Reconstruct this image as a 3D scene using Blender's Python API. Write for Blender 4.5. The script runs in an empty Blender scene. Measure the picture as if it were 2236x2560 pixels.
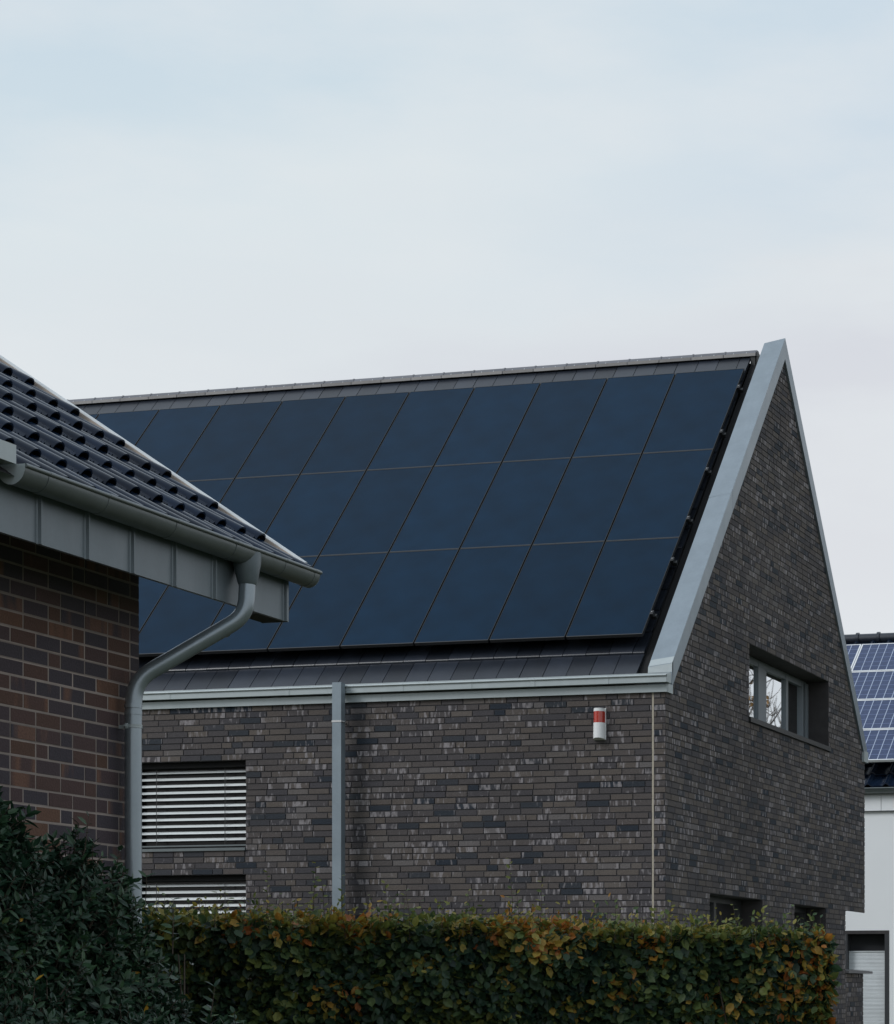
import bpy, math, random
from math import sin, cos, tan, pi, radians, sqrt
from mathutils import Vector, Matrix, noise as mnoise

scene = bpy.context.scene
col = scene.collection
R = random.Random(7)

# ------------------------------------------------------------------ helpers
class MB:
    """collects faces, material slots and one float per face ('tint')"""
    def __init__(s):
        s.v = []; s.f = []; s.m = []; s.t = []; s.sm = []
    def face(s, pts, m=0, t=0.5, smooth=False):
        i = len(s.v)
        s.v.extend([tuple(p) for p in pts])
        s.f.append(tuple(range(i, i + len(pts)))); s.m.append(m); s.t.append(t); s.sm.append(smooth)
    def box(s, x0, x1, y0, y1, z0, z1, m=0, t=0.5):
        a = [(x0,y0,z0),(x1,y0,z0),(x1,y1,z0),(x0,y1,z0),(x0,y0,z1),(x1,y0,z1),(x1,y1,z1),(x0,y1,z1)]
        for q in ((0,3,2,1),(4,5,6,7),(0,1,5,4),(1,2,6,5),(2,3,7,6),(3,0,4,7)):
            s.face([a[k] for k in q], m, t)
    def prism(s, prof, fn, a, b, m=0, t=0.5, caps=True):
        """extrude closed 2-D profile through fn(p, q, w) from w=a to w=b"""
        n = len(prof)
        A = [fn(p[0], p[1], a) for p in prof]; B = [fn(p[0], p[1], b) for p in prof]
        for i in range(n):
            j = (i + 1) % n
            s.face([A[i], A[j], B[j], B[i]], m, t)
        if caps:
            s.face(A[::-1], m, t); s.face(B, m, t)
    def grid(s, rows, m=0, t=0.5, smooth=True, closed=False):
        i0 = len(s.v); n = len(rows[0])
        for r in rows: s.v.extend([tuple(p) for p in r])
        for a in range(len(rows) - 1):
            for b in range(n if closed else n - 1):
                c = (b + 1) % n
                s.f.append((i0+a*n+b, i0+a*n+c, i0+(a+1)*n+c, i0+(a+1)*n+b)); s.m.append(m); s.t.append(t); s.sm.append(smooth)
    def tube(s, path, rad, n=12, m=0, t=0.5, caps=True):
        path = [Vector(p) for p in path]
        rads = rad if isinstance(rad, (list, tuple)) else [rad] * len(path)
        rows = []; up = None
        for i, p in enumerate(path):
            d = (path[min(i+1, len(path)-1)] - path[max(i-1, 0)]).normalized()
            if up is None:
                up = Vector((0,0,1)) if abs(d.z) < .9 else Vector((0,1,0))
            up = (up - d * up.dot(d)).normalized()
            w = d.cross(up)
            rows.append([p + (up*cos(2*pi*k/n) + w*sin(2*pi*k/n)) * rads[i] for k in range(n)])
        s.grid(rows, m, t, True, True)
        if caps:
            s.face(rows[0], m, t); s.face(rows[-1][::-1], m, t)
    def build(s, name, mats, parent=None):
        me = bpy.data.meshes.new(name)
        me.from_pydata(s.v, [], s.f)
        if not isinstance(mats, (list, tuple)): mats = [mats]
        for x in mats: me.materials.append(x)
        me.polygons.foreach_set('material_index', s.m)
        me.polygons.foreach_set('use_smooth', s.sm)
        a = me.attributes.new('tint', 'FLOAT', 'FACE'); a.data.foreach_set('value', s.t)
        me.update()
        o = bpy.data.objects.new(name, me); col.objects.link(o)
        if parent: o.parent = parent
        return o

def tag(o, label=None, cat=None, group=None, kind=None):
    if label: o['label'] = label
    if cat: o['category'] = cat
    if group: o['group'] = group
    if kind: o['kind'] = kind
    return o
def empty(name, label, cat, group=None, loc=(0,0,0)):
    o = bpy.data.objects.new(name, None); col.objects.link(o); o.location = loc
    o.empty_display_size = .2
    return tag(o, label, cat, group)
def fillet(pts, r, n=8):
    pts = [Vector(p) for p in pts]; out = [pts[0]]
    for i in range(1, len(pts) - 1):
        a = (pts[i-1] - pts[i]); b = (pts[i+1] - pts[i])
        k = min(r, a.length * .48, b.length * .48)
        p0 = pts[i] + a.normalized() * k; p1 = pts[i] + b.normalized() * k
        for j in range(n + 1):
            u = j / n
            out.append(p0 * (1-u)**2 + pts[i] * 2*u*(1-u) + p1 * u*u)
    out.append(pts[-1]); return out
def cut(ivs, holes):
    for h0, h1 in holes:
        new = []
        for a, b in ivs:
            if h1 <= a or h0 >= b: new.append((a, b)); continue
            if h0 > a: new.append((a, h0))
            if h1 < b: new.append((h1, b))
        ivs = new
    return ivs

# ------------------------------------------------------------------ materials
def mat(name):
    m = bpy.data.materials.new(name); m.use_nodes = True
    nt = m.node_tree; return m, nt, nt.nodes['Principled BSDF']
def nd(nt, typ, **kw):
    n = nt.nodes.new(typ)
    for k, v in kw.items(): setattr(n, k, v)
    return n
def ramp(nt, stops, interp='LINEAR'):
    r = nd(nt, 'ShaderNodeValToRGB'); e = r.color_ramp; e.interpolation = interp
    while len(e.elements) < len(stops): e.elements.new(.5)
    for el, (p, c) in zip(e.elements, stops):
        el.position = p; el.color = (c[0], c[1], c[2], 1) if not isinstance(c, float) else (c, c, c, 1)
    return r
def math_(nt, op, a, b=None, c=None):
    n = nd(nt, 'ShaderNodeMath', operation=op)
    for i, x in enumerate((a, b, c)):
        if x is None: continue
        if isinstance(x, (int, float)): n.inputs[i].default_value = x
        else: nt.links.new(x, n.inputs[i])
    return n.outputs[0]
def mixc(nt, fac, a, b, blend='MIX'):
    n = nd(nt, 'ShaderNodeMix', data_type='RGBA', blend_type=blend)
    for i, x in ((0, fac), (6, a), (7, b)):
        if isinstance(x, (int, float)): n.inputs[i].default_value = x
        elif isinstance(x, tuple): n.inputs[i].default_value = (*x, 1)
        else: nt.links.new(x, n.inputs[i])
    return n.outputs[2]
def attr(nt, name):
    return nd(nt, 'ShaderNodeAttribute', attribute_name=name).outputs['Fac']
def noisev(nt, scale, detail=3, vec=None, rough=.5, w=None):
    n = nd(nt, 'ShaderNodeTexNoise'); n.inputs['Scale'].default_value = scale
    n.inputs['Detail'].default_value = detail; n.inputs['Roughness'].default_value = rough
    if vec is None: vec = nd(nt, 'ShaderNodeTexCoord').outputs['Object']
    nt.links.new(vec, n.inputs['Vector'])
    return n.outputs['Fac']
def stretched(nt, sc, offs=None):
    mp = nd(nt, 'ShaderNodeMapping'); mp.inputs['Scale'].default_value = sc
    nt.links.new(nd(nt, 'ShaderNodeTexCoord').outputs['Object'], mp.inputs['Vector'])
    v = mp.outputs[0]
    if offs is not None:
        a = nd(nt, 'ShaderNodeVectorMath', operation='ADD'); c = nd(nt, 'ShaderNodeCombineXYZ')
        nt.links.new(offs, c.inputs[0]); nt.links.new(offs, c.inputs[1]); nt.links.new(offs, c.inputs[2])
        nt.links.new(v, a.inputs[0]); nt.links.new(c.outputs[0], a.inputs[1]); v = a.outputs[0]
    return v
def bump(nt, bs, h, strength=.3, dist=.01):
    b = nd(nt, 'ShaderNodeBump'); b.inputs['Strength'].default_value = strength; b.inputs['Distance'].default_value = dist
    nt.links.new(h, b.inputs['Height']); nt.links.new(b.outputs[0], bs.inputs['Normal'])
def plain(name, c, rough=.6, metal=0., var=.12, scale=6., spec=.5, bmp=0.):
    m, nt, bs = mat(name)
    n = noisev(nt, scale, 4)
    f = math_(nt, 'MULTIPLY_ADD', n, 2*var, 1 - var)
    tnt = math_(nt, 'MULTIPLY_ADD', attr(nt, 'tint'), 2*var, 1 - var)
    f = math_(nt, 'MULTIPLY', f, tnt)
    nt.links.new(mixc(nt, 1., c, f, 'MULTIPLY'), bs.inputs['Base Color'])
    bs.inputs['Roughness'].default_value = rough; bs.inputs['Metallic'].default_value = metal
    bs.inputs['Specular IOR Level'].default_value = spec
    if bmp: bump(nt, bs, noisev(nt, scale*12, 3), bmp, .004)
    return m

def brick_mat(name, stops, light, lightfac, bscale, rough=.85):
    m, nt, bs = mat(name)
    t = attr(nt, 'tint')
    base = ramp(nt, stops); nt.links.new(t, base.inputs[0])
    off = math_(nt, 'MULTIPLY', t, 137.)
    v = stretched(nt, bscale, off)
    n1 = noisev(nt, 1., 2, v, .6)
    # per-brick chance of pale scorched patches
    t2 = nd(nt, 'ShaderNodeTexWhiteNoise', noise_dimensions='1D'); nt.links.new(t, t2.inputs['W'])
    thr = math_(nt, 'MULTIPLY_ADD', t2.outputs['Value'], .34, .45)
    k = math_(nt, 'SUBTRACT', n1, thr)
    k = math_(nt, 'MULTIPLY', k, 8.); k = nd(nt, 'ShaderNodeClamp').outputs[0] if False else k
    cl = nd(nt, 'ShaderNodeClamp'); nt.links.new(k, cl.inputs[0])
    fac = math_(nt, 'MULTIPLY', cl.outputs[0], lightfac)
    c = mixc(nt, fac, base.outputs[0], light)
    big = noisev(nt, .55, 3)
    fine = noisev(nt, 90., 3)
    f = math_(nt, 'MULTIPLY', math_(nt, 'MULTIPLY_ADD', big, .7, .65), math_(nt, 'MULTIPLY_ADD', fine, .7, .65))
    nt.links.new(mixc(nt, 1., c, f, 'MULTIPLY'), bs.inputs['Base Color'])
    bs.inputs['Roughness'].default_value = rough; bs.inputs['Specular IOR Level'].default_value = .35
    bump(nt, bs, fine, .5, .004)
    return m

M = {}
M['brick'] = brick_mat('dark_clinker', [(0,(.016,.023,.034)),(.05,(.030,.035,.043)),(.12,(.053,.050,.056)),(.4,(.070,.062,.062)),(.7,(.085,.073,.069)),(.9,(.100,.084,.073)),(1,(.118,.108,.108))], (.250,.232,.240), .85, (24,24,6))
M['mortar'] = plain('dark_mortar', (.040,.039,.042), .9, 0, .3, 3)
M['brick_red'] = brick_mat('brown_clinker', [(0,(.050,.042,.050)),(.35,(.048,.041,.051)),(.55,(.062,.042,.046)),(.75,(.078,.045,.040)),(.9,(.085,.047,.034)),(1,(.13,.07,.047))], (.165,.085,.055), .7, (6,6,1.2))
M['mortar_pale'] = plain('grey_mortar', (.25,.21,.19), .9, 0, .3, 8)
M['reveal'] = plain('reveal_brick', (.045,.042,.043), .9, 0, .35, 9)
def zinc(name, c, metal=.5, rough=.38, spot=.22):
    m, nt, bs = mat(name)
    n1 = noisev(nt, 2.6, 5, None, .6); n2 = noisev(nt, 38., 4, None, .6)
    st = noisev(nt, 1., 4, stretched(nt, (9, 9, .7)), .6)
    f = math_(nt, 'ADD', math_(nt, 'MULTIPLY', n1, spot*1.6), math_(nt, 'ADD', math_(nt, 'MULTIPLY', n2, spot*.7), math_(nt, 'MULTIPLY', st, spot*1.2)))
    f = math_(nt, 'ADD', f, 1 - spot*1.75)
    nt.links.new(mixc(nt, 1., c, f, 'MULTIPLY'), bs.inputs['Base Color'])
    bs.inputs['Metallic'].default_value = metal
    r = math_(nt, 'MULTIPLY_ADD', n1, .3, rough - .15); nt.links.new(r, bs.inputs['Roughness'])
    bump(nt, bs, noisev(nt, 3.5, 2), .10, .02)
    return m
M['zinc'] = zinc('zinc_sheet', (.225,.270,.305), .4, .42)
M['zinc_pipe'] = zinc('zinc_pipe', (.27,.315,.345), .6, .33, .16)
M['zinc_pale'] = zinc('pale_zinc', (.375,.420,.430), .2, .45, .14)
M['zinc_dark'] = zinc('weathered_zinc', (.145,.165,.170), .45, .36)
M['tile'] = plain('slate_grey_tile', (.018,.0225,.032), .33, 0, .32, 7, .5, bmp=.15)
M['ridge'] = plain('ridge_tile', (.115,.117,.132), .5, 0, .15, 7)
M['zinc_eave'] = zinc('eave_zinc', (.135,.165,.185), .35, .42)
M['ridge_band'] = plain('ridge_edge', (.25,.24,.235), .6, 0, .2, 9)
M['pantile'] = plain('glazed_pantile', (.006,.0125,.027), .22, 0, .35, 9, .17)
M['black'] = plain('black_metal', (.012,.013,.014), .5, 0, .2)
M['dark'] = plain('dark_void', (.006,.006,.007), .9, 0, .1)
M['frame'] = plain('grey_window_frame', (.16,.185,.205), .45, 0, .06)
M['frame_dark'] = plain('anthracite_frame', (.035,.038,.042), .5, 0, .1)
M['blind'] = plain('aluminium_slat', (.70,.73,.73), .45, 0, .05)
M['cream'] = plain('beige_board', (.42,.36,.31), .8, 0, .2, 10)
M['verge'] = plain('painted_verge', (.62,.66,.68), .5, 0, .1)
M['wood'] = plain('dark_soffit', (.03,.026,.024), .8, 0, .3)
M['render'] = plain('white_render', (.82,.84,.85), .9, 0, .04, 2, bmp=.1)
M['white'] = plain('white_plastic', (.74,.75,.75), .45, 0, .03)
M['seal'] = plain('joint_sealant', (.40,.36,.29), .8, 0, .15, 20)
M['stone'] = plain('coping_slab', (.17,.165,.17), .8, 0, .2)
M['stem'] = plain('twig_bark', (.055,.042,.03), .85, 0, .3, 20)
M['bolt'] = plain('steel_bolt', (.55,.55,.55), .3, .8, .05)

def red_lens():
    m, nt, bs = mat('red_lens')
    bs.inputs['Base Color'].default_value = (.42, .035, .02, 1); bs.inputs['Roughness'].default_value = .18
    bs.inputs['Coat Weight'].default_value = .6
    return m
M['lens'] = red_lens()

def glass_mat():
    m, nt, bs = mat('coated_glass')
    bs.inputs['Base Color'].default_value = (.80,.84,.86,1); bs.inputs['Roughness'].default_value = .015; bs.inputs['Metallic'].default_value = 1
    bs.inputs['IOR'].default_value = 3.0; bs.inputs['Specular IOR Level'].default_value = .9
    return m
M['glass'] = glass_mat()
M['glass_dim'] = plain('dim_glass', (.008,.009,.011), .12, 0, .02, spec=.25)

def panel_mat():
    m, nt, bs = mat('black_solar_cell')
    n1 = noisev(nt, 3., 4); n2 = noisev(nt, 300., 2)
    tc = nd(nt, 'ShaderNodeTexCoord')
    oi = nd(nt, 'ShaderNodeObjectInfo')
    f = math_(nt, 'ADD', math_(nt, 'MULTIPLY_ADD', n1, .8, .45), math_(nt, 'MULTIPLY_ADD', n2, .3, -.15))
    f = math_(nt, 'MULTIPLY', f, math_(nt, 'MULTIPLY_ADD', oi.outputs['Random'], .28, .84))
    nt.links.new(mixc(nt, 1., (.0024,.0185,.044), f, 'MULTIPLY'), bs.inputs['Base Color'])
    bs.inputs['Roughness'].default_value = .42
    bs.inputs['Specular IOR Level'].default_value = .10
    bs.inputs['Specular Tint'].default_value = (.40,.72,1,1)
    return m
M['pv'] = panel_mat()
M['pv_frame'] = plain('black_anodised', (.034,.034,.035), .4, 0, .1)

def bluecell_mat():
    m, nt, bs = mat('blue_crystalline_cell')
    n = noisev(nt, 14., 2)
    f = math_(nt, 'MULTIPLY_ADD', n, .5, .75)
    nt.links.new(mixc(nt, 1., (.024,.042,.105), f, 'MULTIPLY'), bs.inputs['Base Color'])
    bs.inputs['Roughness'].default_value = .25; bs.inputs['Specular IOR Level'].default_value = .3
    return m
M['cell'] = bluecell_mat()
M['alu'] = plain('aluminium_frame', (.68,.70,.72), .4, 0, .05)
M['busbar'] = plain('busbar', (.34,.40,.52), .4, 0, .05)
M['busline'] = plain('fine_busbar', (.12,.16,.30), .4, 0, .05)

def leaf_mat(name, stops, trans=.32, rough=.5):
    m, nt, bs = mat(name)
    r = ramp(nt, stops); nt.links.new(attr(nt, 'tint'), r.inputs[0])
    n = noisev(nt, 60., 2)
    c = mixc(nt, 1., r.outputs[0], math_(nt, 'MULTIPLY_ADD', n, .6, .7), 'MULTIPLY')
    nt.links.new(c, bs.inputs['Base Color']); bs.inputs['Roughness'].default_value = rough
    bs.inputs['Specular IOR Level'].default_value = .35
    tr = nd(nt, 'ShaderNodeBsdfTranslucent'); nt.links.new(c, tr.inputs[0])
    mx = nd(nt, 'ShaderNodeMixShader'); mx.inputs[0].default_value = trans
    nt.links.new(bs.outputs[0], mx.inputs[1]); nt.links.new(tr.outputs[0], mx.inputs[2])
    nt.links.new(mx.outputs[0], nt.nodes['Material Output'].inputs[0])
    return m
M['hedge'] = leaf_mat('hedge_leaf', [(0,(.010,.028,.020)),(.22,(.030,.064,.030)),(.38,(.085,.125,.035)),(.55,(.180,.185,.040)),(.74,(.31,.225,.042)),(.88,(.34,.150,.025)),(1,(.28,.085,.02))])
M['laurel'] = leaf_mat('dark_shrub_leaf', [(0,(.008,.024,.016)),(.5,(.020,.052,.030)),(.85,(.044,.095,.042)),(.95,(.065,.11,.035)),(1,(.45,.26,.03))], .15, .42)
M['autumn'] = leaf_mat('autumn_leaf', [(0,(.20,.10,.02)),(1,(.34,.17,.03))])

def ground_mat():
    m, nt, bs = mat('lawn_soil')
    r = ramp(nt, [(.35,(.035,.045,.02)),(.65,(.075,.085,.04))]); nt.links.new(noisev(nt, 2., 6), r.inputs[0])
    nt.links.new(r.outputs[0], bs.inputs['Base Color']); bs.inputs['Roughness'].default_value = .95
    return m

GZ = -1.6        # ground level; the camera stands at the origin, 1.6 m above it

# ------------------------------------------------------------------ world
w = bpy.data.worlds.new('World'); scene.world = w; w.use_nodes = True
nt = w.node_tree; bg = nt.nodes['Background']
SUN_EL, SUN_AZ = radians(36), radians(228)      # azimuth clockwise from +Y
sky = nd(nt, 'ShaderNodeTexSky', sky_type='NISHITA'); sky.sun_disc = False
sky.sun_elevation = SUN_EL; sky.sun_rotation = SUN_AZ
sky.air_density = 1.0; sky.dust_density = 2.5
tc = nd(nt, 'ShaderNodeTexCoord')
sep = nd(nt, 'ShaderNodeSeparateXYZ'); nt.links.new(tc.outputs['Generated'], sep.inputs[0])
z = sep.outputs[2]
grad = ramp(nt, [(0,(.75,.77,.81)),(.14,(.790,.810,.840)),(.21,(.750,.768,.805)),(.262,(.722,.742,.790)),(.300,(.765,.810,.840)),(.355,(.755,.825,.857)),(.40,(.655,.765,.835)),(.46,(.610,.730,.820)),(.6,(.66,.76,.86)),(1,(.85,.96,1.08))])
mp = nd(nt, 'ShaderNodeMapping'); mp.inputs['Scale'].default_value = (1.6, 1.6, 5.5)
mp.inputs['Rotation'].default_value = (radians(8), radians(-14), 0)
nt.links.new(tc.outputs['Generated'], mp.inputs['Vector'])
n1 = noisev(nt, 2.2, 6, mp.outputs[0], .55)
# the cloud bank climbs towards the east
zs = math_(nt, 'SUBTRACT', z, math_(nt, 'ADD', math_(nt, 'MULTIPLY', sep.outputs[0], .222), math_(nt, 'MULTIPLY', sep.outputs[1], .060)))
zz = math_(nt, 'ADD', zs, math_(nt, 'MULTIPLY_ADD', n1, .14, -.07))
nt.links.new(zz, grad.inputs[0])
mp2 = nd(nt, 'ShaderNodeMapping'); mp2.inputs['Scale'].default_value = (3, 3, 9)
nt.links.new(tc.outputs['Generated'], mp2.inputs['Vector'])
n2 = noisev(nt, 1.5, 6, mp2.outputs[0], .55)
puff = ramp(nt, [(.44, 0.), (.62, 1.)]); nt.links.new(n2, puff.inputs[0])
se = math_(nt, 'ADD', math_(nt, 'MULTIPLY', sep.outputs[0], .965), math_(nt, 'MULTIPLY', sep.outputs[1], .261))
c1 = nd(nt, 'ShaderNodeClamp'); nt.links.new(math_(nt, 'MULTIPLY_ADD', se, 4.2, .62), c1.inputs[0])
c2 = nd(nt, 'ShaderNodeClamp'); nt.links.new(math_(nt, 'MULTIPLY_ADD', zz, 28., -8.2), c2.inputs[0])
blue = mixc(nt, math_(nt, 'MULTIPLY', math_(nt, 'MULTIPLY', c1.outputs[0], c2.outputs[0]), .9), grad.outputs[0], (.590,.712,.825))
cloud = mixc(nt, math_(nt, 'MULTIPLY', puff.outputs[0], .55), blue, (.815,.85,.87))
skys = nd(nt, 'ShaderNodeVectorMath', operation='SCALE'); skys.inputs[3].default_value = .10
nt.links.new(sky.outputs[0], skys.inputs[0])
final = mixc(nt, .92, skys.outputs[0], cloud)
nt.links.new(final, bg.inputs[0]); bg.inputs[1].default_value = 1.0

sun = bpy.data.lights.new('sun', 'SUN'); sun.energy = 1.5; sun.angle = radians(25); sun.color = (1, .995, 1)
so = bpy.data.objects.new('sun', sun); col.objects.link(so)
sd = Vector((sin(SUN_AZ)*cos(SUN_EL), cos(SUN_AZ)*cos(SUN_EL), sin(SUN_EL)))
so.rotation_euler = sd.to_track_quat('Z', 'Y').to_euler(); so.location = (0, -20, 30)

# ------------------------------------------------------------------ camera
cd = bpy.data.cameras.new('camera'); cam = bpy.data.objects.new('camera', cd); col.objects.link(cam)
cam.rotation_euler = (radians(90), 0, .264)
cd.sensor_fit = 'HORIZONTAL'; cd.sensor_width = 36
cd.lens = 6029 / 2236 * 36
cd.shift_x = (1118 - 2040) / 2236; cd.shift_y = (2477 - 1280) / 2236
cd.clip_end = 3000; cd.clip_start = .1
scene.camera = cam

# ------------------------------------------------------------------ ground
g = MB(); g.face([(-600,-300,GZ),(600,-300,GZ),(600,900,GZ),(-600,900,GZ)])
tag(g.build('ground', ground_mat()), kind='structure')

# ------------------------------------------------------------------ brick walls
Z0C = 3.727 - 88*.0608
def snap(z): return 3.727 + round((z-3.727)/.0608)*.0608
def brickwork(mb, pt, z0, z1, H, L, joint, proud, ivf, rnd, head=.2, wild=True):
    k = 0; z = z0
    while z < z1 - .001:
        zt = min(z + H, z1)
        for a, b in ivf(z, zt):
            if b - a < .01: continue
            mb.face([pt(a,z,0), pt(b,z,0), pt(b,zt,0), pt(a,zt,0)], 1, rnd.random())
            u = a - (rnd.random() * L if wild else (k % 2) * L * .5)
            while u < b:
                l = L if rnd.random() > head else L * .5
                p, q = max(u, a) + (joint/2 if u > a else 0), min(u + l, b) - (joint/2 if u + l < b else 0)
                u += l
                if q - p < .015: continue
                t = rnd.random(); o = proud + rnd.uniform(-.0015, .0015)
                y0 = z + joint/2 + rnd.uniform(-.001,.001); y1 = zt - joint/2 + rnd.uniform(-.001,.001)
                A = [pt(p,y0,o), pt(q,y0,o), pt(q,y1,o), pt(p,y1,o)]; B = [pt(p,y0,0), pt(q,y0,0), pt(q,y1,0), pt(p,y1,0)]
                mb.face(A, 0, t)
                for i in range(4):
                    j = (i+1) % 4; mb.face([B[i], B[j], A[j], A[i]], 0, t)
        z = zt; k += 1

# ================================================================== dark brick house
XG, YF, YB = -7.443, 22.0, 29.92           # gable plane, front wall plane, rear wall plane
TF, TR = 1.046, 1.112                      # front and rear verge slopes
PKY, PKZ = 26.113, 7.347
house = empty('brick_house', 'dark brick house with a steep gable and rows of black solar panels on its roof', 'house', loc=(-13, 26, GZ))
def put(mb, name, mats, parent=None):
    o = mb.build(name, mats); p = parent or house
    o.parent = p
    inv = Vector((0,0,0)); q = p
    while q: inv += q.location; q = q.parent
    o.location = -inv
    return o
def putin(root):
    def f(mb, name, mats, parent=None):
        o = mb.build(name, mats); p = parent or root
        o.parent = p
        if p is root: o.location = -root.location
        return o
    return f
put = putin(house)

FRONT_WIN = [(-13.26, -11.905, snap(1.43), snap(2.341)), (-13.26, -11.905, snap(.26), snap(1.151))]
GAB_WIN = (24.785, 28.12, snap(2.915), 3.727)
LOW_WIN = [(23.383, 25.295, snap(-.2), snap(.967)), (26.58, 27.99, snap(-.2), snap(1.0))]

rw = random.Random(11)
wall = MB()
def front_iv(z, zt):
    holes = [(a, b) for a, b, c, d in FRONT_WIN if (z+zt)/2 > c and (z+zt)/2 < d]
    return cut([(-14.6, -7.579), (-7.559, XG)], holes)
brickwork(wall, lambda u, z, o: (u, YF - o, z), Z0C, 2.90, .0608, .230, .011, .006, front_iv, rw)
def gable_iv(z, zt):
    y0 = YF; y1 = YB
    zm = (z + zt) / 2
    if zm > 2.85: y0 = 22.114 + (zt - 3.163) / TF + .11
    if zm > 2.85: y1 = min(YB, 29.945 - (zt - 3.086) / TR - .06)
    if zm < 1.02: y1 = 28.935
    y0 = max(y0, YF)
    if y1 - y0 < .03: return []
    holes = [(a, b) for a, b, c, d in [GAB_WIN] + LOW_WIN if zm > c and zm < d]
    return cut([(y0, y1)], holes)
brickwork(wall, lambda u, z, o: (XG + o, u, z), Z0C, 7.2, .0608, .230, .011, .006, gable_iv, rw)
# plain continuation to the left, rear walls, undersides and reveals
wall.face([(-21,YF,GZ),(-14.6,YF,GZ),(-14.6,YF,2.9),(-21,YF,2.9)], 1)
wall.face([(-21,YB,1.02),(XG,YB,1.02),(XG,YB,2.9),(-21,YB,2.9)], 1)
wall.face([(-21,28.935,GZ),(XG,28.935,GZ),(XG,28.935,1.02),(-21,28.935,1.02)], 1)
wall.face([(-21,28.935,1.02),(XG,28.935,1.02),(XG,YB,1.02),(-21,YB,1.02)], 2)
wall.face([(-21,YF,GZ),(-21,YF,2.9),(-21,26.1,7.2),(-21,YB,2.9),(-21,YB,GZ)], 1)
RD = .20
for a, b, c, d in FRONT_WIN:
    wall.face([(b,YF,c),(b,YF+RD,c),(b,YF+RD,d),(b,YF,d)], 2); wall.face([(a,YF,c),(a,YF+RD,c),(a,YF+RD,d),(a,YF,d)], 2)
    wall.face([(a,YF,d),(b,YF,d),(b,YF+RD,d),(a,YF+RD,d)], 2); wall.face([(a,YF,c),(b,YF,c),(b,YF+RD,c),(a,YF+RD,c)], 2)
GR = .28
for a, b, c, d in [GAB_WIN] + LOW_WIN:
    for y in (a, b): wall.face([(XG,y,c),(XG-GR,y,c),(XG-GR,y,d),(XG,y,d)], 2)
    for zz_ in (c, d): wall.face([(XG,a,zz_),(XG,b,zz_),(XG-GR,b,zz_),(XG-GR,a,zz_)], 2)
wo = put(wall, 'wall', [M['brick'], M['mortar'], M['reveal']])
js = MB(); js.box(-7.578, -7.560, YF-.004, YF+.01, GZ, 2.872)
js = put(js, 'expansion_joint', M['seal']); js['label'] = 'beige vertical expansion joint near the corner'

# ---- front windows with venetian blinds
for wi, (a, b, c, d) in enumerate(FRONT_WIN):
    f = MB()
    yb = YF + RD
    f.box(a, b, yb, yb+.05, c, d)
    fo = put(f, 'window', M['frame_dark'])
    gl = MB(); gl.box(a+.06, b-.06, yb-.006, yb-.002, c+.06, d-.06); put(gl, 'pane', M['glass_dim'], fo)
    bl = MB(); n = 12 if wi == 0 else 13
    ztop = d - .05
    for k in range(n):
        zk = d - .111 - k * .0688
        if zk < c + .06: break
        # curved slat, outer edge low
        rows = []
        for x in (a + .012, b - .012):
            rows.append([(x, YF + .150 - .056*s_ , zk + .030 - .030*s_ + .007*sin(pi*s_)) for s_ in (0,.2,.4,.6,.8,1)])
        bl.grid(rows, 0, R.random(), True)
        rows2 = [[(p[0], p[1], p[2]-.0018) for p in r] for r in rows]
        bl.grid(rows2, 0, .5, True)
        for q in (0, 5):
            bl.face([rows[0][q], rows[1][q], rows2[1][q], rows2[0][q]])
    bo = put(bl, 'blind', M['blind'], fo)
    for x in (-12.97, -12.19):
        tp = MB()
        tp.box(x-.003, x+.003, YF+.086, YF+.089, c+.05, d-.02)
        for k in range(n):
            zk = d - .111 - k*.0688
            if zk > c+.06: tp.tube([(x-.004, YF+.088, zk-.004), (x+.018, YF+.088, zk-.016)], .0028, 6)
        put(tp, 'ladder_cord', M['black'], fo)
    hb = MB(); hb.box(a+.004, b-.004, YF+.06, YF+.15, d-.055, d-.004); put(hb, 'soffit_shade', M['dark'], fo)  # near-black box standing in for the shade under the window soffit
    si = MB(); si.prism([(-.022,c),(-.022,c+.028),(RD,c+.045),(RD,c)], lambda p,q,x:(x,YF+p,q), a+.003, b-.003)
    rl = si; rl.box(a+.012, b-.012, YF+.075, YF+.125, c+.052, c+.066)
    put(si, 'sill', M['zinc_dark'], fo)

# ---- gable window
a, b, c, d = GAB_WIN
xf = XG - .26
f = MB()
def fr(y0, y1, z0, z1, o=.055, m=0): f.box(xf-.06, xf-.055+o+.001*m, y0, y1, z0, z1)
zb, zt = 2.948, 3.70
f.box(xf-.06, xf, a+.002, 25.0, zb, zt); f.box(xf-.06, xf, 26.03, 26.256, zb, zt); f.box(xf-.06, xf-.008, 26.264, 26.38, zb, zt)
f.box(xf-.06, xf, 27.163, 27.264, zb, zt); f.box(xf-.06, xf, 27.86, 27.935, zb, zt); f.box(xf-.06, xf-.03, 27.935, 27.985, zb, zt, 1); f.box(xf-.06, xf+.012, 27.985, b-.002, zb, zt)
f.box(xf-.06, xf-.004, 25.0, 27.86, zb, zb+.05); f.box(xf-.06, xf-.004, 25.0, 27.86, zt-.055, zt); f.box(xf-.06, xf-.015, a+.002, b-.002, zt, d-.002)
f.box(xf-.08, xf-.062, a, b, zb, zt, 1)
wfo = put(f, 'window', [M['frame'], M['dark']])
for y0, y1 in ((25.0,26.03),(26.38,27.163),(27.264,27.86)):
    gl = MB(); gl.box(xf-.061, xf-.029, y0, y1, zb+.05, zt-.05); put(gl, 'pane', M['glass'], wfo)
si = MB(); c = 2.915; si.prism([(.03,c-.03),(.03,c+.022),(-.27,c+.032),(-.27,c-.03)], lambda p,q,y:(XG+p,y,q), a-.02, b+.02)
put(si, 'sill', M['black'], wfo)

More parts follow.
